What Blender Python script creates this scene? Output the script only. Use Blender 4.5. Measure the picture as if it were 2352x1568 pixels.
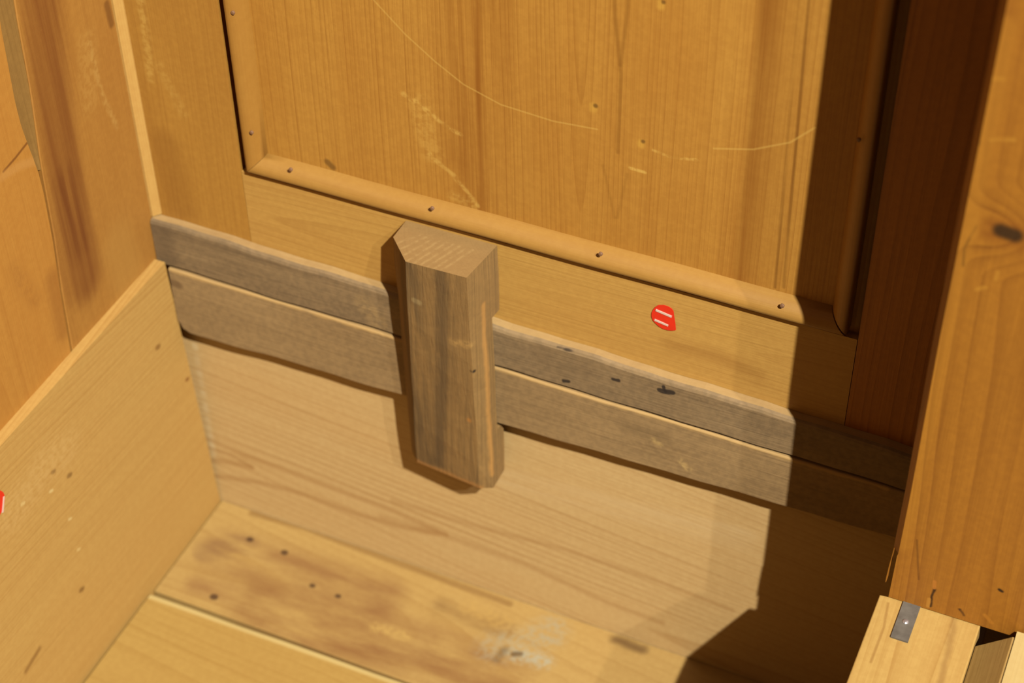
import bpy, bmesh, math, random
from mathutils import Vector, Matrix

for o in list(bpy.data.objects):
    bpy.data.objects.remove(o, do_unlink=True)
scene = bpy.context.scene
C = scene.collection
random.seed(7)

# ------------------------------------------------------------------ camera
# world: X along the back wall, Y away from the viewer, Z up; the back left floor corner is the origin
FPX = 4219.0
YAW, PITCH, ROLL = math.radians(24.578), math.radians(42.709), math.radians(-0.989)
fwd = Vector((-math.sin(YAW) * math.cos(PITCH), math.cos(YAW) * math.cos(PITCH), -math.sin(PITCH)))
rgt = Vector((math.cos(YAW), math.sin(YAW), 0))
upv = rgt.cross(fwd)
R_ = math.cos(ROLL) * rgt + math.sin(ROLL) * upv
U_ = -math.sin(ROLL) * rgt + math.cos(ROLL) * upv
CAM = Vector((0.6085, -0.7784, 1.0525))
cam_data = bpy.data.cameras.new('camera')
cam = bpy.data.objects.new('camera', cam_data)
C.objects.link(cam)
cam.matrix_world = Matrix(((R_.x, U_.x, -fwd.x, CAM.x), (R_.y, U_.y, -fwd.y, CAM.y),
                           (R_.z, U_.z, -fwd.z, CAM.z), (0, 0, 0, 1)))
cam_data.sensor_width = 22.3
cam_data.lens = FPX / 2352.0 * 22.3
cam_data.clip_start = 0.01
cam_data.dof.use_dof = True
cam_data.dof.focus_distance = 1.05
cam_data.dof.aperture_fstop = 4.2
scene.camera = cam

# ------------------------------------------------------------------ world, lamps, exposure
world = bpy.data.worlds.new('dim_warm_room')
scene.world = world
world.use_nodes = True
bg = world.node_tree.nodes['Background']
bg.inputs['Color'].default_value = (1.0, 0.50, 0.22, 1)
bg.inputs['Strength'].default_value = 0.085


def lamp(name, loc, watts, radius, col):
    d = bpy.data.lights.new(name, 'SPOT')
    d.energy = watts
    d.color = col
    d.shadow_soft_size = radius
    d.spot_size = math.radians(60)
    d.spot_blend = 0.4
    o = bpy.data.objects.new(name, d)
    C.objects.link(o)
    o.location = loc
    o.rotation_euler = (Vector((0.28, -0.05, 0.25)) - Vector(loc)).to_track_quat('-Z', 'Y').to_euler()
    return o


lamp('spot_lamp', (2.00, -1.69, 2.95), 1430, 0.016, (1.0, 0.97, 0.94))
lamp('spot_lamp_second', (2.55, -1.69, 2.95), 290, 0.016, (1.0, 0.97, 0.94))

scene.view_settings.view_transform = 'Standard'
scene.view_settings.look = 'None'
scene.view_settings.exposure = 0.0
scene.view_settings.gamma = 1.0
scene.view_settings.use_curve_mapping = False


def P(px, py, axis, val):
    """point of the real plane axis = val seen at a photo pixel"""
    d = R_ * ((px - 1176) / FPX) - U_ * ((py - 784) / FPX) + fwd
    t = (val - CAM[axis]) / d[axis]
    return CAM + d * t


def srgb(r, g, b):
    def f(c):
        c /= 255.0
        return c / 12.92 if c <= 0.04045 else ((c + 0.055) / 1.055) ** 2.4
    return (f(r), f(g), f(b), 1.0)


# ------------------------------------------------------------------ materials
def capsule_group():
    g = bpy.data.node_groups.new('capsule_mark', 'ShaderNodeTree')
    itf = g.interface
    itf.new_socket('P', in_out='INPUT', socket_type='NodeSocketVector')
    itf.new_socket('A', in_out='INPUT', socket_type='NodeSocketVector')
    itf.new_socket('B', in_out='INPUT', socket_type='NodeSocketVector')
    itf.new_socket('R', in_out='INPUT', socket_type='NodeSocketFloat')
    itf.new_socket('Soft', in_out='INPUT', socket_type='NodeSocketFloat')
    itf.new_socket('Mask', in_out='OUTPUT', socket_type='NodeSocketFloat')
    n, l = g.nodes, g.links
    gi, go = n.new('NodeGroupInput'), n.new('NodeGroupOutput')

    def vm(op, a, b=None):
        x = n.new('ShaderNodeVectorMath')
        x.operation = op
        l.new(a, x.inputs[0])
        if b is not None:
            l.new(b, x.inputs[3 if op == 'SCALE' else 1])
        return x

    ap = vm('SUBTRACT', gi.outputs['P'], gi.outputs['A']).outputs[0]
    ab = vm('SUBTRACT', gi.outputs['B'], gi.outputs['A']).outputs[0]
    d1 = vm('DOT_PRODUCT', ap, ab).outputs['Value']
    d2 = vm('DOT_PRODUCT', ab, ab).outputs['Value']
    dv = n.new('ShaderNodeMath')
    dv.operation = 'DIVIDE'
    dv.use_clamp = True
    l.new(d1, dv.inputs[0])
    l.new(d2, dv.inputs[1])
    sc = vm('SCALE', ab, dv.outputs[0]).outputs[0]
    df = vm('SUBTRACT', ap, sc).outputs[0]
    ln = n.new('ShaderNodeVectorMath')
    ln.operation = 'LENGTH'
    l.new(df, ln.inputs[0])
    mr = n.new('ShaderNodeMapRange')
    mr.interpolation_type = 'SMOOTHSTEP'
    ad = n.new('ShaderNodeMath')
    ad.operation = 'ADD'
    l.new(gi.outputs['R'], ad.inputs[0])
    l.new(gi.outputs['Soft'], ad.inputs[1])
    l.new(ln.outputs['Value'], mr.inputs['Value'])
    l.new(gi.outputs['R'], mr.inputs['From Min'])
    l.new(ad.outputs[0], mr.inputs['From Max'])
    mr.inputs['To Min'].default_value = 1
    mr.inputs['To Max'].default_value = 0
    l.new(mr.outputs[0], go.inputs[0])
    return g


CAPS = capsule_group()
# overall tint of each wood
TINT = {
    'waxed_pine_panel': (0.484, 0.469, 0.245),
    'waxed_pine_rail': (0.475, 0.473, 0.299),
    'pale_pine_back_board': (0.502, 0.539, 0.527),
    'grey_brown_weathered_batten': (0.49, 0.5, 0.376),
    'grey_weathered_batten': (0.423, 0.436, 0.365),
    'dark_weathered_block': (0.556, 0.492, 0.271),
    'sawn_end_grain': (0.338, 0.339, 0.257),
    'pine_post': (0.347, 0.269, 0.077),
    'bright_pine_rail': (0.318, 0.335, 0.266),
    'pale_pine_side_board': (0.425, 0.4, 0.265),
    'pine_floor_plank': (0.358, 0.391, 0.305),
    'stained_pine_floor_plank': (0.364, 0.386, 0.323),
    'reddish_pine_plank': (0.393, 0.388, 0.248),
    'orange_pine_plank': (0.458, 0.462, 0.344),
    'waxed_pine_stile': (0.466, 0.455, 0.241),
    'pine_moulding': (0.363, 0.364, 0.233),
    'pine_moulding_upright': (0.4, 0.396, 0.22),
    'bright_pine_strip': (0.354, 0.323, 0.217),
    'brown_pine_strip': (0.421, 0.51, 0.459),
    'pale_fresh_pine': (0.314, 0.32, 0.269),
    'pale_batten_edge': (0.423, 0.436, 0.365),
    'dusty_pine_filler': (0.4, 0.36, 0.26),
    'dark_waxed_pine_stile': (0.663, 0.637, 0.337),
}
MM = 0.001


class Nodes:
    def __init__(self, name):
        self.m = bpy.data.materials.new(name)
        self.m.use_nodes = True
        self.t = self.m.node_tree
        self.n, self.l = self.t.nodes, self.t.links
        self.bsdf = self.n['Principled BSDF']
        self.pos = self.n.new('ShaderNodeNewGeometry').outputs['Position']

    def put(self, sock, v):
        if isinstance(v, bpy.types.NodeSocket):
            self.l.new(v, sock)
        else:
            sock.default_value = v

    def math(self, op, a, b=0.0, clamp=False):
        x = self.n.new('ShaderNodeMath')
        x.operation = op
        x.use_clamp = clamp
        self.put(x.inputs[0], a)
        self.put(x.inputs[1], b)
        return x.outputs[0]

    def comb(self, a, b, c):
        x = self.n.new('ShaderNodeCombineXYZ')
        for i, v in enumerate((a, b, c)):
            self.put(x.inputs[i], v)
        return x.outputs[0]

    def vscale(self, v, s):
        x = self.n.new('ShaderNodeVectorMath')
        x.operation = 'MULTIPLY'
        self.l.new(v, x.inputs[0])
        x.inputs[1].default_value = s
        return x.outputs[0]

    def vadd(self, v, s):
        x = self.n.new('ShaderNodeVectorMath')
        x.operation = 'ADD'
        self.l.new(v, x.inputs[0])
        self.put(x.inputs[1], s)
        return x.outputs[0]

    def noise(self, v, detail=2.0, rough=0.5, color=False):
        x = self.n.new('ShaderNodeTexNoise')
        x.inputs['Scale'].default_value = 1.0
        x.inputs['Detail'].default_value = detail
        x.inputs['Roughness'].default_value = rough
        self.l.new(v, x.inputs['Vector'])
        return x.outputs['Color' if color else 'Fac']

    def ramp(self, f, stops):
        x = self.n.new('ShaderNodeValToRGB')
        e = x.color_ramp.elements
        while len(e) > 1:
            e.remove(e[-1])
        e[0].position, e[0].color = stops[0][0], (stops[0][1],) * 3 + (1,)
        for p, c in stops[1:]:
            k = e.new(p)
            k.color = (c, c, c, 1)
        self.l.new(f, x.inputs[0])
        return x.outputs[0]

    def mix(self, f, a, b):
        x = self.n.new('ShaderNodeMix')
        x.data_type = 'RGBA'
        self.put(x.inputs[0], f)
        self.put(x.inputs[6], a)
        self.put(x.inputs[7], b)
        return x.outputs[2]

    def capsule(self, a, b, r, soft, pos=None):
        x = self.n.new('ShaderNodeGroup')
        x.node_tree = CAPS
        self.l.new(pos or self.pos, x.inputs['P'])
        x.inputs['A'].default_value = a
        x.inputs['B'].default_value = b
        x.inputs['R'].default_value = r
        x.inputs['Soft'].default_value = soft
        return x.outputs[0]


def pine(name, grain, centre, light, dark, tone, ring=3.2, tilt=(0.0, 0.0), wob=5.0, contrast=0.6,
         fibre=0.25, blotch=0.5, marks=(), rough=0.55, knots=(), seed=0.0, edge=(0.6, 0.93), bump=0.25, wander=1.0):
    """solid-cut pine: rings around a tree axis that runs along the grain; marks are wear with their own shape"""
    k = Nodes(name)
    sep = k.n.new('ShaderNodeSeparateXYZ')
    k.l.new(k.pos, sep.inputs[0])
    ax = {'X': (1, 2, 0), 'Y': (0, 2, 1), 'Z': (0, 1, 2)}[grain]
    u, w, v = (sep.outputs[i] for i in ax)
    uv = k.comb(u, w, v)
    sv = k.vadd(uv, (seed, seed * 1.7, seed * 0.6))
    n1 = k.noise(k.vscale(sv, (9, 9, 2.2 * wander)), 2, 0.45, True)
    ns = k.n.new('ShaderNodeSeparateXYZ')
    k.l.new(n1, ns.inputs[0])
    w1 = k.math('MULTIPLY', k.math('SUBTRACT', ns.outputs[0], 0.5), wob * 4 * MM)
    w2 = k.math('MULTIPLY', k.math('SUBTRACT', ns.outputs[1], 0.5), wob * 4 * MM)
    uu = k.math('ADD', k.math('ADD', k.math('SUBTRACT', u, centre[0]), k.math('MULTIPLY', v, tilt[0])), w1)
    ww = k.math('ADD', k.math('ADD', k.math('SUBTRACT', w, centre[1]), k.math('MULTIPLY', v, tilt[1])), w2)
    r = k.math('SQRT', k.math('ADD', k.math('MULTIPLY', uu, uu), k.math('MULTIPLY', ww, ww)))
    for (kp, kr, ka) in knots:
        kd = k.capsule(kp, kp + Vector((0, 0, 1e-5)), 0, kr)
        r = k.math('ADD', r, k.math('MULTIPLY', kd, ka))
    rr = k.math('DIVIDE', r, ring * MM)
    rn = k.noise(k.comb(k.math('MULTIPLY', rr, 0.35), 3.3 + seed, 0.0), 1)
    rr = k.math('ADD', rr, k.math('MULTIPLY', rn, 2.2))
    fr = k.math('FRACT', rr)
    prof = k.ramp(fr, [(0.0, 0.0), (edge[0] * 0.5, 0.12), (edge[0], 0.4), (edge[1], 1.0), (1.0, 0.0)])
    wn = k.n.new('ShaderNodeTexWhiteNoise')
    wn.noise_dimensions = '1D'
    k.l.new(k.math('FLOOR', rr), wn.inputs['W'])
    var = k.math('ADD', k.math('MULTIPLY', wn.outputs['Value'], 0.85), 0.25)
    fade = k.ramp(k.noise(k.vscale(sv, (14, 14, 3)), 2), [(0.3, 0.5), (0.7, 1.0)])
    ringv = k.math('MULTIPLY', k.math('MULTIPLY', prof, var), k.math('MULTIPLY', fade, contrast))
    f1 = k.noise(k.vscale(sv, (700, 700, 14)), 3, 0.6)
    f2 = k.noise(k.vscale(sv, (170, 170, 4)), 2, 0.5)
    fib = k.math('MULTIPLY', k.math('SUBTRACT', k.math('ADD', k.math('MULTIPLY', f1, 0.5), k.math('MULTIPLY', f2, 0.5)), 0.5), fibre * 4)
    fac = k.math('ADD', ringv, fib, True)
    col = k.mix(fac, light, dark)
    bl = k.ramp(k.noise(k.vscale(sv, (16, 16, 5)), 3, 0.55), [(0.38, 0.0), (0.68, 1.0)])
    col = k.mix(k.math('MULTIPLY', bl, blotch), col, tone)
    wear = k.noise(k.vscale(k.pos, (230, 230, 230)), 3, 0.6)
    jit = k.noise(k.vscale(k.pos, (95, 95, 95)), 2, 0.5, True)
    jp = k.vadd(k.pos, k.vscale(k.vadd(jit, (-0.5, -0.5, -0.5)), (0.004, 0.004, 0.004)))
    col = k.mix(k.math('MULTIPLY', k.ramp(wear, [(0.42, 1.0), (0.6, 0.0)]), 0.13), col, dark)
    streak = k.ramp(k.noise(k.vscale(sv, (150, 150, 5)), 3, 0.55), [(0.36, 0.1), (0.62, 1.0)])
    mott = k.ramp(k.noise(k.vscale(sv, (60, 60, 16)), 4, 0.55), [(0.30, 0.0), (0.66, 1.0)])
    worn = k.ramp(wear, [(0.40, 0.15), (0.58, 1.0)])
    for mk in marks:
        a, b, rad, soft, colr, st = mk[:6]
        mode = mk[6] if len(mk) > 6 else ''
        pts = a if isinstance(a, list) else [a, b]
        msk = None
        for a, b in zip(pts, pts[1:]):
            if (b - a).length < 1e-6:
                b = a + Vector((0, 0, 1e-5))
            c1 = k.capsule(a, b, rad, soft, jp if 'j' in mode else None)
            msk = c1 if msk is None else k.math('MAXIMUM', msk, c1)
        if 'b' in mode:
            msk = k.math('MULTIPLY', msk, worn)
        if 's' in mode:
            msk = k.math('MULTIPLY', msk, streak)
        if 'd' in mode:
            msk = k.math('MULTIPLY', msk, mott)
        col = k.mix(k.math('MULTIPLY', msk, st), col, colr)
    gm = k.n.new('ShaderNodeMix')
    gm.data_type = 'RGBA'
    gm.blend_type = 'MULTIPLY'
    gm.inputs[0].default_value = 1.0
    k.l.new(col, gm.inputs[6])
    gm.inputs[7].default_value = TINT.get(name, (1, 1, 1)) + (1,)
    k.l.new(gm.outputs[2], k.bsdf.inputs['Base Color'])
    k.bsdf.inputs['Roughness'].default_value = rough
    k.bsdf.inputs['Specular IOR Level'].default_value = 0.3
    if bump:
        bp = k.n.new('ShaderNodeBump')
        bp.inputs['Strength'].default_value = bump
        bp.inputs['Distance'].default_value = 0.0006
        k.l.new(k.math('SUBTRACT', f1, k.math('MULTIPLY', ringv, 0.5)), bp.inputs['Height'])
        k.l.new(bp.outputs[0], k.bsdf.inputs['Normal'])
    return k.m


def plain(name, col, rough=0.5, metallic=0.0, var=0.15, scale=300, col2=None):
    k = Nodes(name)
    nz = k.noise(k.vscale(k.pos, (scale, scale, scale)), 3)
    d = col2 or tuple(c * (1 - var) for c in col[:3]) + (1,)
    k.l.new(k.mix(nz, col, d), k.bsdf.inputs['Base Color'])
    k.bsdf.inputs['Roughness'].default_value = rough
    k.bsdf.inputs['Metallic'].default_value = metallic
    return k.m


# ------------------------------------------------------------------ mesh helpers
def link(name, bm, mats, parent=None, origin=None, smooth=False):
    bmesh.ops.recalc_face_normals(bm, faces=bm.faces)
    me = bpy.data.meshes.new(name)
    bm.to_mesh(me)
    bm.free()
    for m in (mats if isinstance(mats, (list, tuple)) else [mats]):
        me.materials.append(m)
    if smooth:
        for p in me.polygons:
            p.use_smooth = True
    o = bpy.data.objects.new(name, me)
    C.objects.link(o)
    if parent is not None:
        base = parent.matrix_basis.translation + (parent.parent.matrix_basis.translation if parent.parent else Vector())
        me.transform(Matrix.Translation(-base))
        o.parent = parent
    elif origin is not None:
        me.transform(Matrix.Translation(-Vector(origin)))
        o.location = origin
    return o


def empty(name, loc):
    o = bpy.data.objects.new(name, None)
    C.objects.link(o)
    o.location = loc
    o.empty_display_size = 0.02
    return o


def tag(o, label=None, cat=None, group=None, kind=None):
    if label:
        o['label'] = label
    if cat:
        o['category'] = cat
    if group:
        o['group'] = group
    if kind:
        o['kind'] = kind
    return o


def hexa(corners, bev=0.0, seg=2, cuts=0, axis=0, wave=0.0):
    """box from 8 corners (x0y0z0, x1y0z0, x1y1z0, x0y1z0, then the same at z1), bevelled, with slightly uneven faces"""
    bm = bmesh.new()
    vs = [bm.verts.new(c) for c in corners]
    for f in ((0, 1, 2, 3), (4, 5, 6, 7), (0, 1, 5, 4), (1, 2, 6, 5), (2, 3, 7, 6), (3, 0, 4, 7)):
        bm.faces.new([vs[i] for i in f])
    if cuts:
        es = [e for e in bm.edges if abs((e.verts[0].co - e.verts[1].co).normalized()[axis]) > 0.7]
        bmesh.ops.subdivide_edges(bm, edges=es, cuts=cuts, use_grid_fill=True)
        ph = random.random() * 9
        for v in bm.verts:
            s = v.co[axis]
            off = wave * (math.sin(s * 31 + ph) + 0.6 * math.sin(s * 73 + ph * 2 + v.co[(axis + 1) % 3] * 40))
            for i in range(3):
                if i != axis:
                    v.co[i] += off * (0.7 if i == 1 else 1.0)
    if bev:
        es = [e for e in bm.edges if len(e.link_faces) == 2 and e.calc_face_angle(0) > 0.6]
        bmesh.ops.bevel(bm, geom=es, offset=bev, segments=seg, profile=0.5, affect='EDGES')
    return bm


def box(x0, x1, y0, y1, z0, z1, **kw):
    return hexa([(x0, y0, z0), (x1, y0, z0), (x1, y1, z0), (x0, y1, z0), (x0, y0, z1), (x1, y0, z1), (x1, y1, z1), (x0, y1, z1)], **kw)


def loft(rings, cap=True):
    bm = bmesh.new()
    vr = [[bm.verts.new(p) for p in r] for r in rings]
    n = len(rings[0])
    for a, b in zip(vr, vr[1:]):
        for i in range(n):
            bm.faces.new((a[i], a[(i + 1) % n], b[(i + 1) % n], b[i]))
    if cap:
        bm.faces.new(vr[0])
        bm.faces.new(vr[-1])
    return bm


def dome(centre, normal, r, h, seg=12):
    n = Vector(normal).normalized()
    a = n.orthogonal().normalized()
    b = n.cross(a)
    c = Vector(centre)
    rings = []
    for i in range(5):
        t = i / 4 * math.pi / 2
        rr, hh = r * math.cos(t), h * math.sin(t)
        rr = max(rr, r * 0.03)
        rings.append([c + a * (rr * math.cos(q)) + b * (rr * math.sin(q)) + n * hh for q in [2 * math.pi * j / seg for j in range(seg)]])
    return loft([[p - n * 0.001 for p in rings[0]]] + rings)


V = Vector
DARKM = srgb(40, 24, 12)

# ------------------------------------------------------------------ wood of each piece
# base colours of the boards
OLD_L, OLD_D, OLD_T = srgb(204, 150, 84), srgb(150, 92, 40), srgb(186, 126, 62)
MID_L, MID_D, MID_T = srgb(214, 166, 100), srgb(165, 112, 56), srgb(206, 150, 86)
PALE_L, PALE_D, PALE_T = srgb(226, 186, 126), srgb(176, 128, 72), srgb(222, 174, 112)
SCR = srgb(232, 190, 124)
PY = 0.006      # panel plane
LY = 0.005      # lower back board plane
T = 0.0085      # batten thickness


def poly(pts, axis, val, rad, soft, col, st, mode=''):
    q = [P(x, y, axis, val) for x, y in pts]
    return [(q, None, rad, soft, col, st, mode)]


panel_marks = []
dk = srgb(150, 90, 36)
panel_marks += poly([(1106, -200), (1112, 120), (1092, 500)], 1, PY, 0.002, 0.022, dk, 0.75, 's')
panel_marks += poly([(1048, -200), (1054, 360)], 1, PY, 0.002, 0.018, dk, 0.6, 's')
panel_marks += poly([(1772, -200), (1725, 340), (1690, 640)], 1, PY, 0.001, 0.015, dk, 0.65, 's')
panel_marks += poly([(1406, -200), (1412, 30), (1426, 170), (1419, 350)], 1, PY, 0.0002, 0.0018, srgb(130, 80, 32), 0.42)
panel_marks += poly([(1425, 150), (1442, 20), (1448, -200)], 1, PY, 0.0002, 0.0018, srgb(130, 80, 32), 0.35)
panel_marks += poly([(1385, 380), (1412, 500)], 1, PY, 0.0001, 0.0016, srgb(130, 80, 32), 0.22)
panel_marks += poly([(1440, 400), (1418, 500)], 1, PY, 0.0001, 0.0016, srgb(130, 80, 32), 0.22)
panel_marks += poly([(1845, -100), (1780, 660)], 1, PY, 0.0002, 0.0013, srgb(120, 72, 28), 0.6, 's')
panel_marks += poly([(1866, -100), (1800, 660)], 1, PY, 0.0002, 0.0013, srgb(120, 72, 28), 0.6, 's')
sc_main = [(858, 0), (930, 78), (1000, 142), (1065, 194), (1150, 240), (1270, 278), (1372, 297)]
panel_marks += poly(sc_main, 1, PY, 0.0001, 0.0009, SCR, 0.38)
panel_marks += poly([(1500, 345), (1545, 362), (1600, 367)], 1, PY, 0.0003, 0.0012, SCR, 0.5, 'b')
panel_marks += poly([(1640, 341), (1730, 343), (1815, 327), (1872, 293)], 1, PY, 0.0001, 0.0010, SCR, 0.4)
panel_marks += poly([(925, 215), (975, 250), (1060, 312)], 1, PY, 0.0006, 0.0018, SCR, 0.55, 'bj')
panel_marks += poly([(985, 355), (1045, 405), (1095, 470)], 1, PY, 0.0006, 0.0018, SCR, 0.5, 'bj')
panel_marks += poly([(965, 240), (975, 290), (990, 350)], 1, PY, 0.003, 0.008, SCR, 0.25, 'b')
panel_marks += poly([(1040, 450), (1085, 470)], 1, PY, 0.001, 0.005, SCR, 0.3, 'b')
panel_marks += poly([(1447, 386), (1482, 396)], 1, PY, 0.0004, 0.0012, SCR, 0.7, 'b')
for (x, y, r_) in ((1368, 243, 0.0016), (1477, 325, 0.0012), (1524, 5, 0.001)):
    c_ = P(x, y, 1, PY)
    panel_marks.append((c_ + V((-0.001, 0, -0.003)), c_ + V((-0.001, 0, -0.001)), 0.0010, 0.0028, srgb(226, 176, 96), 0.5, 'j'))
    panel_marks.append((c_, c_, r_ * 0.4, 0.0016, srgb(110, 74, 42), 0.8))
panel_marks += poly([(752, 372), (764, 384)], 1, PY, 0.001, 0.0025, srgb(110, 76, 44), 0.7)

PINE = {}
PINE['panel'] = pine('waxed_pine_panel', 'Z', (0.295, 0.034), OLD_L, OLD_D, OLD_T, ring=3.0, tilt=(0.0, 0.05), wob=2.6,
                     contrast=0.62, fibre=0.2, blotch=0.5, marks=panel_marks, seed=1.3, rough=0.5)
PINE['stile_left'] = pine('waxed_pine_stile', 'Z', (0.12, 0.06), srgb(200, 146, 80), OLD_D, srgb(178, 122, 62), ring=3.0, wob=4, contrast=0.3,
                          fibre=0.18, blotch=0.5, seed=4.1,
                          marks=poly([(322, 0), (338, 100), (345, 180)], 1, 0, 0.0008, 0.004, SCR, 0.4, 'b')
                          + poly([(365, 150), (420, 260)], 1, 0, 0.001, 0.005, SCR, 0.25, 'b')
                          + poly([(380, 330), (420, 480)], 1, 0, 0.004, 0.014, srgb(150, 95, 45), 0.35))
PINE['rail'] = pine('waxed_pine_rail', 'X', (0.03, 0.31), MID_L, MID_D, MID_T, ring=2.2, tilt=(0.02, 0.0), wob=3, contrast=0.38,
                    fibre=0.16, blotch=0.4, seed=2.2,
                    marks=poly([(1540, 795), (1640, 815), (1740, 865)], 1, 0, 0.001, 0.010, srgb(160, 105, 52), 0.4, 's'))
PINE['stile_right'] = pine('dark_waxed_pine_stile', 'Z', (0.56, 0.09), srgb(178, 118, 62), srgb(120, 70, 32), srgb(150, 92, 46), ring=3.4, wob=3,
                           contrast=0.75, fibre=0.2, blotch=0.5, seed=5.0)
PINE['moulding'] = pine('pine_moulding', 'X', (0.05, 0.33), srgb(206, 154, 88), srgb(176, 118, 60), srgb(196, 140, 76), ring=4, wob=2, contrast=0.3,
                        fibre=0.22, blotch=0.5, seed=6.0, rough=0.45)
PINE['moulding_v'] = pine('pine_moulding_upright', 'Z', (0.3, 0.05), srgb(196, 142, 80), srgb(166, 110, 54), srgb(186, 130, 70), ring=4, wob=2,
                          contrast=0.3, fibre=0.22, blotch=0.5, seed=6.6, rough=0.45)
LG = srgb(174, 120, 64)
lower_marks = poly([(478, 1056), (520, 1060), (578, 1073)], 1, LY, 0.0004, 0.004, LG, 0.45)
lower_marks += poly([(476, 1026), (530, 1044), (578, 1072)], 1, LY, 0.0003, 0.003, LG, 0.5)
lower_marks += poly([(482, 1090), (600, 1108), (700, 1135), (820, 1180), (930, 1212), (1022, 1227)], 1, LY, 0.0003, 0.0045, LG, 0.45)
lower_marks += poly([(476, 1008), (600, 1058), (760, 1120), (900, 1172), (1022, 1227)], 1, LY, 0.0003, 0.0040, LG, 0.42)
lower_marks += poly([(880, 1188), (1000, 1220)], 1, LY, 0.0008, 0.006, LG, 0.3)
lower_marks += poly([(900, 1150), (1100, 1210), (1300, 1262), (1500, 1330), (1680, 1400)], 1, LY, 0.0002, 0.0040, LG, 0.35)
lower_marks += poly([(1030, 1232), (1200, 1292), (1400, 1385), (1520, 1430)], 1, LY, 0.0002, 0.0045, LG, 0.38)
lower_marks += [([V((0.0012, LY, 0.183)), V((0.0010, LY, 0.12)), V((0.0006, LY, 0.05))], None, 0.0008, 0.003, srgb(240, 206, 152), 0.55, 's')]
lower_marks += poly([(1160, 1100), (1400, 1165), (1700, 1235)], 1, LY, 0.003, 0.014, srgb(236, 200, 146), 0.35, 's')
PINE['lower'] = pine('pale_pine_back_board', 'X', (0.030, 0.062), srgb(222, 180, 118), srgb(178, 126, 68), srgb(216, 168, 104), ring=5.0, tilt=(0.03, 0.12), wob=4,
                     contrast=0.75, fibre=0.12, blotch=0.4, marks=lower_marks, seed=3.4, edge=(0.7, 0.9))
base_marks = []
for (x, y, c_, r_) in ((125, 1082, srgb(140, 100, 56), .0012), (162, 1090, srgb(140, 100, 56), .0014), (190, 1352, srgb(140, 96, 52), .0016), (365, 796, srgb(150, 104, 56), .0016),
                       (120, 1126, srgb(250, 225, 175), .0009), (163, 1190, srgb(250, 225, 175), .0008), (183, 1260, srgb(250, 220, 165), .0008), (55, 1155, srgb(248, 222, 170), .001),
                       (432, 870, srgb(150, 90, 44), .0012)):
    q_ = P(x, y, 0, 0)
    base_marks.append((q_, q_ + V((0, -.002, .001)), r_ * 0.6, r_ * 1.4, c_, 0.75))
base_marks += poly([(30, 1180), (110, 1060), (150, 1040)], 0, 0, 0.004, 0.02, srgb(236, 196, 140), 0.45, 'b')
base_marks += poly([(60, 1540), (90, 1490)], 0, 0, 0.0006, 0.003, srgb(140, 92, 44), 0.6)
PINE['baseboard'] = pine('pale_pine_side_board', 'Y', (0.16, 0.36), srgb(224, 182, 118), srgb(186, 134, 72), srgb(222, 176, 112), ring=2.6, tilt=(0.05, 0.03), wob=4,
                         contrast=0.65, fibre=0.18, blotch=0.45, marks=base_marks, seed=8.0)
wl_marks = poly([(82, -100), (100, 60), (128, 250), (150, 400), (172, 540), (196, 640)], 0, -0.008, 0.006, 0.018, srgb(140, 80, 38), 0.55)
wl_marks += poly([(82, -100), (100, 60), (128, 250), (150, 400), (172, 540), (196, 640)], 0, -0.008, 0.008, 0.020, srgb(132, 70, 32), 0.5, 's')
wl_marks += poly([(150, 420), (180, 560)], 0, -0.008, 0.003, 0.016, srgb(118, 58, 26), 0.5, 's')
wl_marks += poly([(205, 100), (235, 220), (268, 290)], 0, -0.008, 0.0006, 0.003, srgb(226, 178, 112), 0.45, 'b')
wl_marks += poly([(200, 100), (205, 230)], 0, -0.008, 0.003, 0.012, srgb(220, 168, 100), 0.35, 'b')
wl_marks += poly([(245, 10), (256, 55)], 0, -0.008, 0.0012, 0.003, srgb(120, 70, 34), 0.6)
wl_marks += poly([(270, 560), (300, 660)], 0, -0.008, 0.006, 0.02, srgb(214, 160, 92), 0.4)
PINE['wall_left'] = pine('reddish_pine_plank', 'Z', (-0.06, -0.05), srgb(204, 144, 76), srgb(158, 96, 42), srgb(190, 128, 64), ring=2.4, wob=3, contrast=0.25,
                         fibre=0.2, blotch=0.5, marks=wl_marks, seed=9.2)
w2_marks = poly([(7, 394), (35, 362), (60, 330), (74, 314)], 0, -0.008, 0.0003, 0.0012, srgb(120, 66, 26), 0.75)
w2_marks += poly([(5, 405), (45, 380), (85, 368)], 0, -0.008, 0.0008, 0.004, srgb(214, 156, 92), 0.5)
w2_marks += poly([(120, 640), (145, 760)], 0, -0.008, 0.002, 0.01, srgb(150, 90, 40), 0.4)
w2_marks += poly([(30, 620), (80, 690)], 0, -0.008, 0.001, 0.01, srgb(160, 98, 44), 0.35, 'b')
PINE['wall_left2'] = pine('orange_pine_plank', 'Z', (-0.05, -0.18), srgb(204, 142, 68), srgb(170, 104, 40), srgb(196, 128, 56), ring=3.0, wob=5, contrast=0.25,
                          fibre=0.2, blotch=0.5, marks=w2_marks, seed=10.7)
PINE['strip'] = pine('bright_pine_strip', 'Z', (-0.03, -0.03), srgb(240, 196, 124), srgb(206, 146, 76), srgb(236, 184, 108), ring=1.6, wob=1, contrast=0.6,
                     fibre=0.2, blotch=0.2, seed=11.0)
gap_col = srgb(168, 132, 76)
PINE['filler'] = pine('dusty_pine_filler', 'Z', (0, 0), gap_col, srgb(120, 88, 46), srgb(150, 116, 66), ring=3, contrast=0.3, fibre=0.3, seed=11.5)

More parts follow.
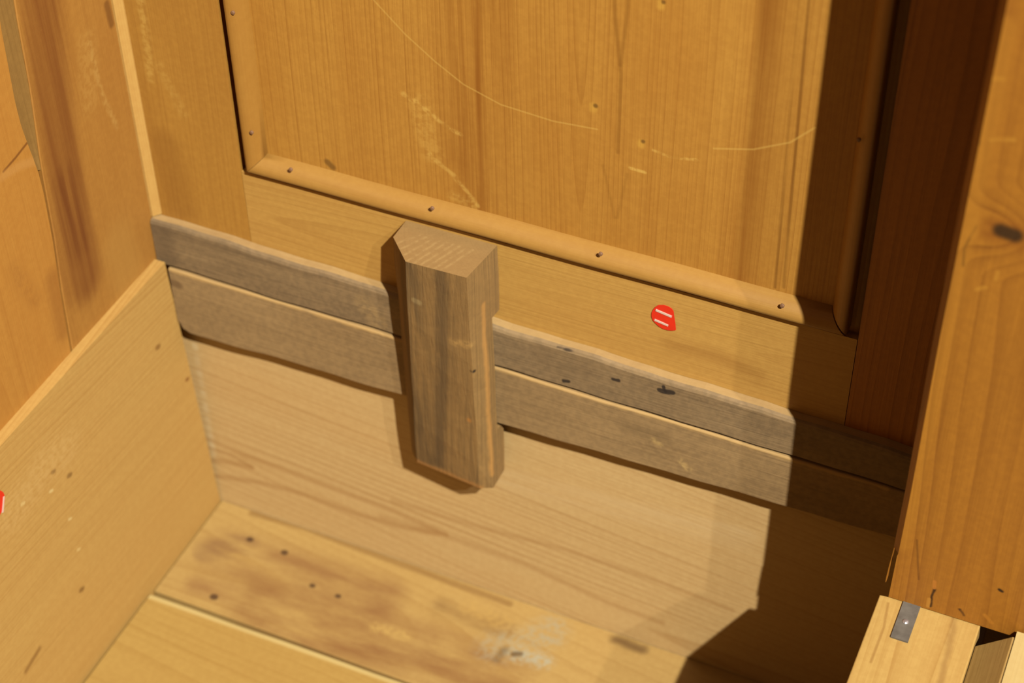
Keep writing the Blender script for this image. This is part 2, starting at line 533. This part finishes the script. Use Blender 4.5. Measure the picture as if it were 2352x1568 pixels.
fz = 0.0
STAIN = srgb(164, 108, 66)
floor_marks = poly([(520, 1268), (700, 1320), (860, 1370)], 2, fz, 0.010, 0.022, STAIN, 0.7, 'jd')
floor_marks += poly([(600, 1400), (800, 1450), (980, 1500), (1150, 1560)], 2, fz, 0.012, 0.022, srgb(160, 102, 60), 0.8, 'jd')
floor_marks += poly([(480, 1265), (560, 1250)], 2, fz, 0.004, 0.012, srgb(158, 112, 78), 0.8, 'jd')
floor_marks += poly([(450, 1340), (520, 1360)], 2, fz, 0.002, 0.012, srgb(168, 112, 70), 0.7, 'jd')
floor_marks += poly([(1020, 1395), (1160, 1440)], 2, fz, 0.003, 0.012, srgb(150, 104, 60), 0.7, 'jd')
floor_marks += poly([(1140, 1490), (1260, 1450)], 2, fz, 0.004, 0.018, srgb(196, 180, 156), 0.75, 'bjd')
floor_marks += poly([(1185, 1500), (1250, 1520)], 2, fz, 0.001, 0.010, srgb(206, 192, 170), 0.8, 'bj')
floor_marks += poly([(1140, 1515), (1160, 1490)], 2, fz, 0.0006, 0.005, srgb(100, 72, 48), 0.65, 'jd')
floor_marks += poly([(1180, 1500), (1195, 1500)], 2, fz, 0.0008, 0.003, srgb(96, 66, 40), 0.7, 'j')
floor_marks += poly([(1415, 1468), (1475, 1490)], 2, fz, 0.0006, 0.007, srgb(104, 66, 38), 0.7, 'j')
floor_marks += poly([(1080, 1395), (1180, 1440)], 2, fz, 0.002, 0.01, srgb(226, 176, 100), 0.5, 'b')
floor_marks += poly([(860, 1440), (930, 1460)], 2, fz, 0.001, 0.006, srgb(232, 184, 108), 0.6, 'bj')
floor_marks += poly([(580, 1178), (700, 1212), (800, 1250), (1050, 1342), (1170, 1386)], 2, fz, 0.0008, 0.004, srgb(150, 100, 52), 0.55)
for (x, y, r_) in ((573, 1238, .0016), (652, 1268, .0016), (490, 1370, .0020), (775, 1368, .0010), (716, 1344, .001), (733, 1192, .0016)):
    q_ = P(x, y, 2, fz)
    floor_marks.append((q_, q_ + V((.001, 0, 0)), r_ * .8, .0022, srgb(88, 56, 38), 0.85))
PINE['floor_back'] = pine('stained_pine_floor_plank', 'X', (-0.045, -0.05), srgb(222, 176, 108), srgb(182, 128, 66), srgb(212, 164, 98), ring=4.2, tilt=(0.05, 0.06), wob=5,
                          contrast=0.4, fibre=0.14, blotch=0.35, marks=floor_marks, seed=13.0)
PINE['floor_front'] = pine('pine_floor_plank', 'X', (-0.16, -0.045), srgb(220, 170, 98), srgb(184, 128, 60), srgb(210, 156, 86), ring=4.0, tilt=(0.05, 0.03), wob=5,
                           contrast=0.45, fibre=0.14, blotch=0.35, seed=14.0,
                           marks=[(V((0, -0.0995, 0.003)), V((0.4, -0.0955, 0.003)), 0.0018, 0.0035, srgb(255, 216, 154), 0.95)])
# weathered grey wood
GR_L, GR_D, GR_T = srgb(170, 138, 100), srgb(112, 88, 62), srgb(154, 126, 92)
bt_marks = []
for pts, rad in (([(1280, 797), (1306, 804), (1332, 808)], .0012), ([(1296, 874), (1305, 876)], .0013), ([(1516, 896), (1545, 900)], .0018), ([(1408, 872), (1422, 874)], .0010), ([(1524, 888), (1530, 898)], .001)):
    bt_marks += poly(pts, 1, -T, rad * 0.8, 0.0010, srgb(46, 34, 26), 0.92, 'j')
bt_marks += poly([(1480, 830), (1560, 850)], 1, -T, 0.002, 0.01, srgb(120, 92, 64), 0.5, 's')
bt_marks += poly([(1260, 820), (1340, 840)], 1, -T, 0.004, 0.012, srgb(120, 92, 62), 0.4, 's')
bt_marks += poly([(400, 535), (640, 620)], 1, -T, 0.003, 0.01, srgb(118, 94, 68), 0.45, 's')
bt_marks += poly([(365, 520), (385, 590)], 1, -T, 0.003, 0.012, srgb(110, 86, 62), 0.5, 'j')
bt_marks += poly([(840, 700), (870, 740)], 1, -T, 0.002, 0.01, srgb(200, 160, 104), 0.4, 'bj')
lb_marks = poly([(372, 640), (410, 655)], 1, -T, 0.001, 0.004, srgb(104, 74, 48), 0.6, 'j')
lb_marks += [(V((-0.01, -T, 0.2456)), V((0.5, -T, 0.2408)), 0.0008, 0.0022, srgb(206, 164, 110), 0.7, 'j')]
lb_marks += poly([(1500, 1010), (1515, 1020)], 1, -T, 0.0008, 0.003, srgb(214, 176, 120), 0.6, 'bj')
lb_marks += poly([(1565, 1060), (1580, 1075)], 1, -T, 0.0008, 0.003, srgb(214, 176, 120), 0.6, 'bj')
lb_marks += poly([(1440, 985), (1520, 1005)], 1, -T, 0.001, 0.008, srgb(116, 90, 62), 0.5, 's')
for mk_, c_ in ((bt_marks, srgb(112, 88, 64)), (lb_marks, srgb(122, 94, 66))):
    mk_[:0] = [(V((-0.01, -T, 0.255)), V((0.6, -T, 0.23)), 0.06, 0.01, c_, 0.5, 'd'), (V((-0.01, -T, 0.255)), V((0.6, -T, 0.23)), 0.06, 0.01, srgb(196, 156, 112), 0.22, 'b')]
PINE['batten_up'] = pine('grey_weathered_batten', 'X', (-0.05, 0.20), GR_L, GR_D, GR_T, ring=3.2, tilt=(0.03, 0.02), wob=4, contrast=0.5, fibre=0.32,
                         blotch=0.45, marks=bt_marks, rough=0.75, seed=15.0, bump=0.5)
PINE['batten_low'] = pine('grey_brown_weathered_batten', 'X', (-0.06, 0.15), srgb(174, 140, 102), srgb(124, 96, 68), srgb(158, 126, 92), ring=3.6, tilt=(0.02, 0.03), wob=4,
                          contrast=0.4, fibre=0.3, blotch=0.45, marks=lb_marks, rough=0.75, seed=16.0, bump=0.5)
PINE['batten_edge'] = pine('pale_batten_edge', 'X', (-0.05, 0.20), srgb(206, 166, 112), srgb(166, 126, 80), srgb(184, 142, 96), ring=3.2, contrast=0.4, fibre=0.25, blotch=0.6, rough=0.7, seed=15.5)
bk_marks = [(V((0.2422, -0.019, 0.305)), V((0.2452, -0.0185, 0.155)), 0.0006, 0.0030, srgb(206, 156, 98), 0.5, 'j')]
bk_marks += poly([(952, 690), (962, 696)], 1, -0.0328, 0.001, 0.002, srgb(190, 170, 140), 0.8, 'j')
bk_marks += poly([(1045, 785), (1075, 790)], 1, -0.0299, 0.001, 0.004, srgb(190, 156, 110), 0.6, 'bj')
bk_marks += poly([(1084, 848), (1087, 850)], 1, -0.0280, 0.0011, 0.0012, srgb(34, 26, 20), 0.95)
bk_marks += poly([(1080, 960), (1080, 962)], 1, -0.0245, 0.001, 0.002, srgb(196, 136, 70), 0.7)
bk_marks += [(V((0.196, -0.033, 0.338)), V((0.193, -0.022, 0.15)), 0.006, 0.016, srgb(92, 76, 58), 0.65, 's')]
bk_marks += [([V((0.2225, -0.0350, 0.338)), V((0.2180, -0.030, 0.26)), V((0.2060, -0.021, 0.15))], None, 0.0010, 0.006, srgb(86, 70, 54), 0.6, 'j')]
bk_marks += [(V((0.1874, -0.0176, 0.1425)), V((0.237, -0.0225, 0.1425)), 0.0008, 0.003, srgb(186, 136, 84), 0.6, 'j')]
PINE['block'] = pine('dark_weathered_block', 'Z', (0.27, 0.03), srgb(154, 124, 88), srgb(96, 78, 56), srgb(140, 112, 80), ring=2.6, wob=2, contrast=0.9,
                     fibre=0.55, blotch=0.4, marks=bk_marks, rough=0.8, seed=17.0, bump=0.7)
saw = []
for i in range(9):
    x0 = 0.186 + i * 0.0045
    saw += [(V((x0, -0.036 + max(0, (0.199 - x0)), 0.3388)), V((x0 + 0.010, -0.010, 0.3388)), 0.0003, 0.0010, srgb(222, 182, 126), 0.4, 'b')]
PINE['endgrain'] = pine('sawn_end_grain', 'Z', (0.27, 0.03), srgb(196, 152, 98), srgb(160, 118, 72), srgb(184, 140, 88), ring=2.2, wob=2, contrast=0.4, fibre=0.2,
                        blotch=0.5, marks=saw, rough=0.8, seed=17.0)
# post and sill at the right
YP = -0.10
post_marks = []
kn = P(2315, 535, 1, YP)
post_marks.append((kn + V((-0.004, 0, 0)), kn + V((0.004, 0, 0)), 0.0030, 0.009, srgb(168, 108, 54), 0.5))
post_marks.append((kn + V((-0.0032, 0, 0.0004)), kn + V((0.0032, 0, -0.0004)), 0.0020, 0.0038, srgb(60, 46, 40), 0.92))
post_marks += poly([(2242, 520), (2228, 545), (2215, 570), (2212, 610)], 1, YP, 0.0002, 0.0007, srgb(84, 50, 22), 0.8)
post_marks += poly([(2240, 510), (2232, 535)], 1, YP, 0.001, 0.004, srgb(222, 168, 96), 0.4)
post_marks += poly([(2248, 290), (2246, 330)], 1, YP, 0.0004, 0.0012, srgb(110, 66, 30), 0.7)
for pts in ([(2245, 665), (2265, 660)], [(2285, 640), (2290, 625)], [(2275, 320), (2330, 318)], [(2280, 180), (2305, 182)]):
    post_marks += poly(pts, 1, YP, 0.0004, 0.0014, srgb(232, 184, 112), 0.5, 'j')
post_marks += poly([(2298, 1354), (2304, 1359)], 1, YP, 0.0004, 0.0012, srgb(36, 22, 12), 0.95, 'j')
post_marks += poly([(2106, 1240), (2110, 1330)], 1, YP, 0.0001, 0.0010, srgb(104, 62, 26), 0.5)
post_marks += poly([(2146, 1350), (2140, 1378), (2136, 1391)], 1, YP, 0.0002, 0.0010, srgb(52, 30, 14), 0.9, 'j')
post_marks += poly([(2147, 1335), (2146, 1350)], 1, YP, 0.0005, 0.001, srgb(226, 160, 104), 0.8)
post_marks += poly([(2134, 1375), (2131, 1392)], 1, YP, 0.0005, 0.001, srgb(226, 176, 120), 0.8)
post_marks += poly([(2208, 1400), (2214, 1412)], 1, YP, 0.0003, 0.0012, srgb(60, 34, 18), 0.8, 'j')
post_marks += poly([(2262, 1412), (2278, 1430)], 1, YP, 0.0005, 0.0012, srgb(220, 160, 92), 0.7)
post_marks += poly([(2310, 60), (2240, 420), (2180, 720), (2070, 1250)], 1, YP, 0.002, 0.005, srgb(224, 172, 100), 0.35)
PINE['post'] = pine('pine_post', 'Z', (0.575, -0.05), srgb(206, 152, 84), srgb(136, 84, 34), srgb(192, 134, 70), ring=2.4, tilt=(0.035, 0.0), wob=2.6, contrast=0.8, fibre=0.25,
                    blotch=0.45, marks=post_marks, seed=18.0, knots=[(kn, 0.03, 0.010)])
sill_marks = poly([(2192, 1412), (2184, 1470), (2168, 1530), (2160, 1568)], 2, 0.2525, 0.0002, 0.0030, srgb(160, 106, 58), 0.42, 'j')
sill_marks += poly([(2040, 1385), (2030, 1440), (2000, 1520)], 2, 0.2525, 0.0001, 0.0012, srgb(170, 110, 50), 0.5)
PINE['sill'] = pine('bright_pine_rail', 'Y', (0.55, 0.30), srgb(236, 186, 112), srgb(190, 128, 58), srgb(232, 178, 104), ring=2.0, wob=2, contrast=0.8, fibre=0.2,
                    blotch=0.3, marks=sill_marks, seed=19.0)
PINE['groove'] = pine('brown_pine_strip', 'Y', (0.55, 0.20), srgb(196, 144, 82), srgb(160, 110, 56), srgb(184, 130, 72), ring=3, contrast=0.3, fibre=0.2, seed=20.0)
PINE['cream'] = pine('pale_fresh_pine', 'Y', (0.66, 0.20), srgb(248, 214, 148), srgb(226, 178, 108), srgb(246, 206, 138), ring=3, contrast=0.25, fibre=0.15, seed=21.0)
M_NAIL = plain('dull_nail', srgb(108, 76, 48), 0.6, 0.0, 0.3, 900)
M_IRON = plain('grey_iron', srgb(104, 98, 86), 0.45, 0.3, 0.4, 200, srgb(62, 56, 48))
M_SCREW = plain('worn_steel', srgb(170, 165, 160), 0.25, 0.8, 0.2, 500)
M_RED = plain('red_sticker', srgb(180, 30, 8), 0.45, 0.0, 0.1, 200)
M_WHITE = plain('sticker_print', srgb(178, 150, 130), 0.6, 0.0, 0.1, 300)
M_HOLE = plain('dark_gap', srgb(30, 18, 10), 0.9, 0.0, 0.2, 300)

# ------------------------------------------------------------------ back wall
wb = tag(empty('wall_back', (0.25, 0.02, 0.0)), 'pine back wall of framed panel above a pale bottom board', kind='structure')
XS = 0.0655      # left stile / rail seam
XR = 0.4685      # right stile / rail seam
ZTOP = 1.15
link('lower_board', box(-0.012, 0.60, LY, 0.03, -0.012, 0.212, bev=0.001), PINE['lower'], wb)
link('stile', box(-0.012, XS - 0.0003, 0.0, 0.022, 0.214, ZTOP, bev=0.0008), PINE['stile_left'], wb)
link('stile', box(XR + 0.0004, 0.66, 0.0, 0.022, 0.214, ZTOP, bev=0.0012), PINE['stile_right'], wb)
link('rail', box(XS, XR, 0.0, 0.022, 0.214, 0.3420, bev=0.0010), PINE['rail'], wb)
link('panel', box(XS - 0.004, XR + 0.004, PY, 0.018, 0.335, ZTOP), PINE['panel'], wb)
prof = [(0.0, 0.0062), (0.0, -0.0030), (0.06, -0.0040), (0.20, -0.0043), (0.36, -0.0040), (0.52, -0.0031), (0.68, -0.0016), (0.82, 0.0006), (0.93, 0.0032), (1.0, 0.0060)]
ML, MR_, MB_, MW = 0.0712, 0.4625, 0.3452, 0.0118


def mould(which):
    rings = []
    if which == 'bottom':
        n = 24
        for i in range(n + 1):
            t = i / n
            ring = []
            for a, y in prof:
                x0, x1 = ML + a * MW, MR_ - a * MW - 0.0004
                ring.append((x0 + (x1 - x0) * t, y, MB_ + a * MW + 0.0002 * math.sin(t * 19)))
            rings.append(ring)
    else:
        n = 20
        for i in range(n + 1):
            t = i / n
            ring = []
            for a, y in prof:
                z0 = MB_ + a * MW + 0.0003
                x = ML + a * MW if which == 'left' else MR_ - a * MW
                if which == 'right' and i == 0:
                    z0 += 0.0008
                ring.append((x + 0.0002 * math.sin(t * 17), y, z0 + (ZTOP - z0) * t))
            rings.append(ring)
    return loft(rings)


mb = link('moulding', mould('bottom'), PINE['moulding'], wb, smooth=False)
ml = link('moulding', mould('left'), PINE['moulding_v'], wb)
mr = link('moulding', mould('right'), PINE['moulding_v'], wb)
for m_ in (mb, ml, mr):
    for p in m_.data.polygons:
        p.use_smooth = len(p.vertices) == 4
    m_.data.set_sharp_from_angle(angle=math.radians(50))
for (x, y) in ((667, 390), (992, 479), (1379, 584), (1796, 703)):
    q = P(x, y, 1, -0.0041)
    link('nail', dome(q, (0, -1, 0.1), 0.0013, 0.0003), M_NAIL, mb)
for (x, y) in ((534, 30), (577, 305)):
    q = P(x, y, 1, -0.0041)
    link('nail', dome(q, (0, -1, 0), 0.0013, 0.0003), M_NAIL, ml)
q = P(1972, 322, 1, -0.0041)
link('nail', dome(q, (0, -1, 0), 0.0012, 0.0003), M_NAIL, mr)

# ------------------------------------------------------------------ left wall
wl = tag(empty('wall_left', (-0.02, -0.2, 0.0)), 'reddish pine side wall of upright planks with an open crack', kind='structure')
XL = -0.008


def crack(z):
    return -0.1085 + (z - 0.2525) * (0.0205 / 0.25)


def stripw(z):      # a split-off sliver widens upwards
    t = min(1.0, max(0.0, (z - 0.375) / 0.07))
    return 0.0125 * t * t * (3 - 2 * t)


def gapw(z):
    return 0.0018 + stripw(z)


zs = [-0.01, 0.2525, 0.30, 0.34, 0.375, 0.39, 0.40, 0.41, 0.42, 0.43, 0.445, 0.46, 0.49, 0.52, 0.60, 0.80, ZTOP]
rings = []
for z in zs:
    c = crack(z) + 0.0006 * math.sin(z * 60)
    rings.append([(XL - 0.018, 0.0, z), (XL, 0.0, z), (XL, c + 0.0006, z), (XL - 0.0006, c, z), (XL - 0.018, c, z)])
link('plank', loft(rings), PINE['wall_left'], wl)
rings = []
for z in zs:
    c = crack(z) - gapw(z) + 0.0006 * math.sin(z * 60 + 0.4)
    rings.append([(XL - 0.018, c, z), (XL - 0.0012, c, z), (XL + 0.0002, c - 0.0008, z), (XL + 0.0002, -0.34, z), (XL - 0.018, -0.34, z)])
link('plank', loft(rings), PINE['wall_left2'], wl)
link('plank', box(XL - 0.018, XL, -0.62, -0.341, -0.01, ZTOP, bev=0.001), PINE['wall_left'], wl)
rings = []
for z in zs[5:]:
    a = crack(z) + 0.0006 * math.sin(z * 60) - 0.0003
    b = a - stripw(z)
    rings.append([(XL - 0.016, a, z), (XL - 0.0008, a, z), (XL - 0.0022, b, z), (XL - 0.016, b, z)])
link('crack_filler', loft(rings), PINE['filler'], wl)
rings = [[(XL, 0.0, z), (XL, -0.0055, z), (XL + 0.0015, -0.0055, z), (XL + 0.0052, -0.0008, z), (XL + 0.0052, 0.0, z)] for z in (0.2865, 0.5, 0.8, ZTOP)]
link('corner_strip', loft(rings), PINE['strip'], wl)

# ------------------------------------------------------------------ side board along the foot of the left wall
bb = link('baseboard_left', hexa([(XL, -0.62, -0.01), (0.0, -0.62, -0.01), (0.0, LY - 0.0004, -0.01), (XL, LY - 0.0004, -0.01),
                                  (XL, -0.62, 0.2530), (0.0, -0.62, 0.2530), (0.0, -0.0102, 0.2525), (XL, -0.0102, 0.2525)], bev=0.0012),
          PINE['baseboard'], None, (0.0, -0.3, -0.01))
tag(bb, 'wide pale pine board along the foot of the left wall', kind='structure')

# ------------------------------------------------------------------ floor
fl = tag(empty('floor', (0.26, -0.2, -0.02)), 'stained pine floor planks at the bottom of the cupboard', kind='structure')
link('plank', box(0.0014, 0.5190, -0.0935, LY - 0.0006, -0.02, 0.0, bev=0.0020, seg=3), PINE['floor_back'], fl)
rings = []
for i in range(15):
    x = 0.0022 + (0.519 - 0.0022) * i / 14
    yb = -0.0975 + 0.0040 * (x / 0.4) + 0.0003 * math.sin(x * 60)
    yb = min(yb, -0.0940)
    rings.append([(x, -0.245, -0.02), (x, -0.245, 0.0032), (x, yb - 0.0045, 0.0034), (x, yb - 0.0022, 0.0028), (x, yb - 0.0006, 0.0012), (x, yb, -0.0010), (x, yb, -0.02)])
link('plank', loft(rings), PINE['floor_front'], fl)
link('plank', box(0.0014, 0.519, -0.62, -0.247, -0.02, 0.0025, bev=0.0015), PINE['floor_front'], fl)

# ------------------------------------------------------------------ grey battens
XE = 0.64


def batten(name, x0, x1, zb, zt, round_corner, mat):
    """zb, zt: heights of the lower and upper edge as functions of x"""
    rings = []
    n = 60
    for i in range(n + 1):
        x = x0 + (x1 - x0) * (i / n) ** 1.25
        b, t = zb(x), zt(x)
        if round_corner and x - x0 < 0.012:
            b += 0.010 * (1 - math.sqrt(max(0, 1 - ((0.012 - (x - x0)) / 0.012) ** 2)))
        e, er = 0.0011, (1.0 if round_corner else 2.4)
        dy = 0.0003 * math.sin(x * 47 + t * 90)
        rings.append([(x, -0.0002, b), (x, -T + e + dy, b), (x, -T + dy, b + e), (x, -T + dy, t - e * er), (x, -T + 0.3 * e * er + dy, t - 0.35 * e * er), (x, -T + e * er + dy, t), (x, -0.0002, t)])
    bm = loft(rings)
    for f in bm.faces:      # the planed upper edge has stayed paler than the weathered face
        if len(f.verts) == 4 and all(v.co.z > 0.5 * (zb(v.co.x) + zt(v.co.x)) for v in f.verts) and max(v.co.y for v in f.verts) > -0.001:
            f.material_index = 1
    return link(name, bm, [mat, PINE['batten_edge']], None, ((x0 + x1) / 2, 0.0, 0.2))


wob1 = lambda x: 0.0004 * math.sin(x * 55) + 0.0003 * math.sin(x * 131)
b1 = batten('wooden_batten', XL + 0.0006, XE, lambda x: 0.2479 - 0.0105 * x + wob1(x), lambda x: 0.2858 - 0.0275 * x + wob1(x * 1.3 + 1), False, PINE['batten_up'])
tag(b1, 'upper of two grey weathered battens across the back wall behind the block', 'batten', 'grey battens on the back wall')
b2 = batten('wooden_batten', 0.0006, XE, lambda x: 0.1885 + 0.0210 * x + wob1(x + 2), lambda x: 0.2457 - 0.0098 * x + wob1(x) * 0.4, True, PINE['batten_low'])
tag(b2, 'lower of two grey weathered battens, right above the pale bottom board', 'batten', 'grey battens on the back wall')

# ------------------------------------------------------------------ chamfered block
top = [(0.1824, -0.0003), (0.1820, -0.018), (0.199, -0.0358), (0.2390, -0.0345), (0.2414, -0.0190), (0.2440, -0.0003)]
bot = [(0.1795, -0.0003), (0.1789, -0.0085), (0.1874, -0.0176), (0.2370, -0.0225), (0.2456, -0.0185), (0.2456, -0.0003)]
ZT = 0.3388


def bring(z, notch=False):
    t = (ZT - z) / (ZT - 0.1416)
    r = []
    for i, ((ax, ay), (bx, by)) in enumerate(zip(top, bot)):
        x, y = ax + (bx - ax) * t, ay + (by - ay) * t
        r.append(V((x + 0.0003 * math.sin(z * 90 + i), y + 0.0003 * math.sin(z * 70 + i * 2) * (i in (1, 2, 3, 4)), z)))
    if notch:
        for a, b in ((0, 1), (5, 4)):
            f = (-(T + 0.0006) - r[a].y) / (r[b].y - r[a].y)
            r[a] = r[a].lerp(r[b], min(f, 0.92))
    return r


bm = bmesh.new()


def stack(rs, mi_top=0):
    vr = [[bm.verts.new(p) for p in r] for r in rs]
    for a, b in zip(vr, vr[1:]):
        for i in range(6):
            bm.faces.new((a[i], a[(i + 1) % 6], b[(i + 1) % 6], b[i]))
    f = bm.faces.new(vr[0])
    f.material_index = mi_top
    bm.faces.new(vr[-1])


NT, NB = 0.2868, 0.1885
stack([bring(ZT), bring(0.32), bring(0.30), bring(NT)], 1)
stack([bring(NT, True), bring(0.262, True), bring(0.236, True), bring(0.21, True), bring(NB, True)])
stack([bring(NB), bring(0.165), bring(0.1416)])
blk = link('wooden_block', bm, [PINE['block'], PINE['endgrain']], None, (0.213, -0.01, 0.1416))
tag(blk, 'dark weathered wooden block with chamfered corner standing across the grey battens', 'block')


# ------------------------------------------------------------------ red stickers
def sticker(label, centre, ex, ey, nrm, outline, bars):
    """flat paper sticker with a curled tip; ex, ey lie in the surface"""
    root = empty('sticker', centre)
    bm = bmesh.new()
    n = len(outline)
    lift = [0.00015 + 0.0003 * max(0, c) for _, _, c in outline]
    topv = [bm.verts.new(V(centre) + ex * a + ey * b + nrm * (h + 0.0002)) for (a, b, _), h in zip(outline, lift)]
    botv = [bm.verts.new(V(centre) + ex * a + ey * b + nrm * h) for (a, b, _), h in zip(outline, lift)]
    ct = bm.verts.new(V(centre) + nrm * 0.00035)
    cb = bm.verts.new(V(centre) + nrm * 0.00015)
    for i in range(n):
        j = (i + 1) % n
        bm.faces.new((topv[i], topv[j], ct))
        bm.faces.new((botv[i], botv[j], cb))
        bm.faces.new((topv[i], topv[j], botv[j], botv[i]))
    link('paper', bm, M_RED, root)
    for (a0, b0, a1, b1, w) in bars:
        d = V((a1 - a0, b1 - b0)).normalized()
        nn = V((-d.y, d.x)) * w / 2
        pts = [(a0 + nn.x, b0 + nn.y), (a0 - nn.x, b0 - nn.y), (a1 - nn.x, b1 - nn.y), (a1 + nn.x, b1 + nn.y)]
        r0 = [V(centre) + ex * a + ey * b + nrm * 0.0003 for a, b in pts]
        r1 = [V(centre) + ex * a + ey * b + nrm * 0.0007 for a, b in pts]
        link('printed_stroke', loft([r0, r1]), M_WHITE, root)
    tag(root, label, 'sticker')
    return root


def pix_outline(pts, axis, val, centre, ex, ey):
    out = []
    for x, y, c in pts:
        d = P(x, y, axis, val) - V(centre)
        out.append((d.dot(ex), d.dot(ey), c))
    return out


# outline of the sticker on the rail, from the photo, laid in the rail's plane
s0 = (1450, 660)
so = [(700, 440, 0), (840, 438, 0), (950, 470, 0), (1050, 530, 0), (1095, 600, 0), (1118, 760, .1), (1145, 920, .5), (1160, 1075, 1), (1080, 1090, .8), (950, 1085, .3),
      (820, 1050, 0), (720, 990, 0), (630, 910, 0), (560, 830, 0), (525, 730, 0), (530, 640, 0), (565, 560, 0), (620, 490, 0)]
cc = P(1450 + 800 / 11.2, 660 + 740 / 11.2, 1, -0.0002)
ex, ez = V((1, 0, 0)), V((0, 0, 1))
ol = pix_outline([(s0[0] + x / 11.2, s0[1] + y / 11.2, c) for x, y, c in so], 1, 0, cc, ex, ez)


def bar(p0, p1, w, axis, val, c, e1, e2):
    a, b = P(p0[0], p0[1], axis, val) - V(c), P(p1[0], p1[1], axis, val) - V(c)
    return (a.dot(e1), a.dot(e2), b.dot(e1), b.dot(e2), w)


bars = [bar((1450 + 640 / 11.2, 660 + 560 / 11.2), (1450 + 1050 / 11.2, 660 + 735 / 11.2), 0.0015, 1, 0, cc, ex, ez),
        bar((1450 + 610 / 11.2, 660 + 812 / 11.2), (1450 + 960 / 11.2, 660 + 962 / 11.2), 0.0014, 1, 0, cc, ex, ez)]
sticker('red round sticker with two white strokes on the panel rail above the grey battens', cc, ex, ez, V((0, -1, 0)), ol, bars)
# half-hidden one on the side board
c2 = P(-10, 1158, 0, 0.0002)
ey2 = V((0, 1, 0))
pts2 = []
for i in range(20):
    t = 2 * math.pi * i / 20
    r_ = 0.0092 * (1 + 0.25 * max(0, math.cos(t - 4.1)) ** 4)
    pts2.append((r_ * math.cos(t) * 0.95, r_ * math.sin(t) * 1.02, 0))
sticker('red sticker on the pale left side board, cut off by the picture edge', c2, ey2, ez, V((1, 0, 0)), pts2,
        [bar((7, 1139), (4, 1176), 0.0013, 0, 0, c2, ey2, ez), bar((-18, 1139), (-24, 1176), 0.0013, 0, 0, c2, ey2, ez)])

# ------------------------------------------------------------------ right side: sill rail, post, strips
XP = 0.5225
ZS = 0.2525
sr = empty('side_rail', (0.548, -0.35, -0.02))
rail_out = [(0.5212, -0.62), (0.577, -0.62), (0.577, -0.012), (0.530, -0.012), (0.530, -0.0996), (0.5205, -0.0996)]
bm = loft([[(x, y, z) for x, y in rail_out] for z in (-0.02, ZS)])
bmesh.ops.bevel(bm, geom=[e for e in bm.edges if min(v.co.z for v in e.verts) > 0.2], offset=0.0007, segments=2, profile=0.5, affect='EDGES')
link('rail_board', bm, PINE['sill'], sr)
tag(sr, 'bright pine side rail running toward the viewer below the post', 'rail')
pl_ = [P(2078, 1379, 2, ZS + .001), P(2118, 1388, 2, ZS + .001), P(2091, 1476, 2, ZS + .001), P(2052, 1465, 2, ZS + .001)]
y0, y1 = pl_[2].y, -0.0925
bm = box(0.5340, 0.5437, y0, y1, ZS - 0.0002, ZS + 0.0011, bev=0.0004)
mp = empty('metal_plate', (0.539, (y0 + y1) / 2, ZS))
link('plate', bm, M_IRON, mp)
scw = P(2080, 1427, 2, ZS + 0.0012)
link('screw_head', dome(scw, (0, 0, 1), 0.0019, 0.0009, 14), M_SCREW, mp)
tag(mp, 'small grey iron plate with one screw on the bright side rail', 'plate')

po = empty('wooden_post', (0.58, -0.085, ZS))
CH = 0.0042
ZP0, ZP1 = ZS + 0.0008, 1.62
rings = []
for z in (ZP0, 0.262, 0.270, 0.288, 0.290, 0.34, 0.45, 0.55, 0.65, 0.8, 1.0, 1.3, ZP1):
    jx = 0.0004 * math.sin(z * 23)
    x0 = XP + jx
    if z <= 0.288:      # a splinter has broken out of the arris at the foot
        rings.append([(x0 + 0.0052, YP + 0.010, z), (x0 + 0.0044, YP + 0.004, z), (x0 + 0.0032, YP, z), (0.66, YP, z), (0.66, YP + 0.028, z), (x0 + 0.0056, YP + 0.028, z)])
    else:
        rings.append([(x0, YP + 0.010, z), (x0, YP + CH, z), (x0 + CH * 0.85, YP, z), (0.66, YP, z), (0.66, YP + 0.028, z), (x0, YP + 0.028, z)])
link('post_board', loft(rings), PINE['post'], po)
bm = loft([[(XP + dx - w, YP + 0.0030, z), (XP + dx + w, YP + 0.0030, z), (XP + dx + w, YP + 0.0046, z), (XP + dx - w, YP + 0.0046, z)]
           for z, dx, w in ((0.2610, -0.0004, 0.0002), (0.266, -0.0001, 0.0005), (0.276, 0.0002, 0.0004), (0.2900, 0.0008, 0.0003))])
spl = link('splinter', bm, PINE['post'], po)
tag(spl, 'thin orange splinter')
tag(po, 'upright pine post with a dark oval knot at the right edge', 'post')

gs = link('slanted_strip', loft([[(0.5774, y, 0.20), (0.5962, y, 0.20), (0.5962, y, 0.2590), (0.5950, y, 0.2590), (0.5774, y, 0.2420)] for y in (-0.62, -0.1055)]), PINE['groove'], None, (0.587, -0.3, 0.20))
tag(gs, 'slanting shaded wood strip between the bright rail and the palest board', 'strip')
pb = link('pale_board', box(0.5964, 0.66, -0.62, -0.1015, 0.15, 0.2600, bev=0.0008), PINE['cream'], None, (0.628, -0.36, 0.15))
tag(pb, 'very pale pine board in the bottom right corner beside the slanting strip', 'board')
wr = link('wall_right', box(0.662, 0.68, -0.099, 0.02, -0.02, ZTOP), PINE['stile_right'], None, (0.67, -0.04, -0.02))
tag(wr, 'pine side wall behind the post', kind='structure')
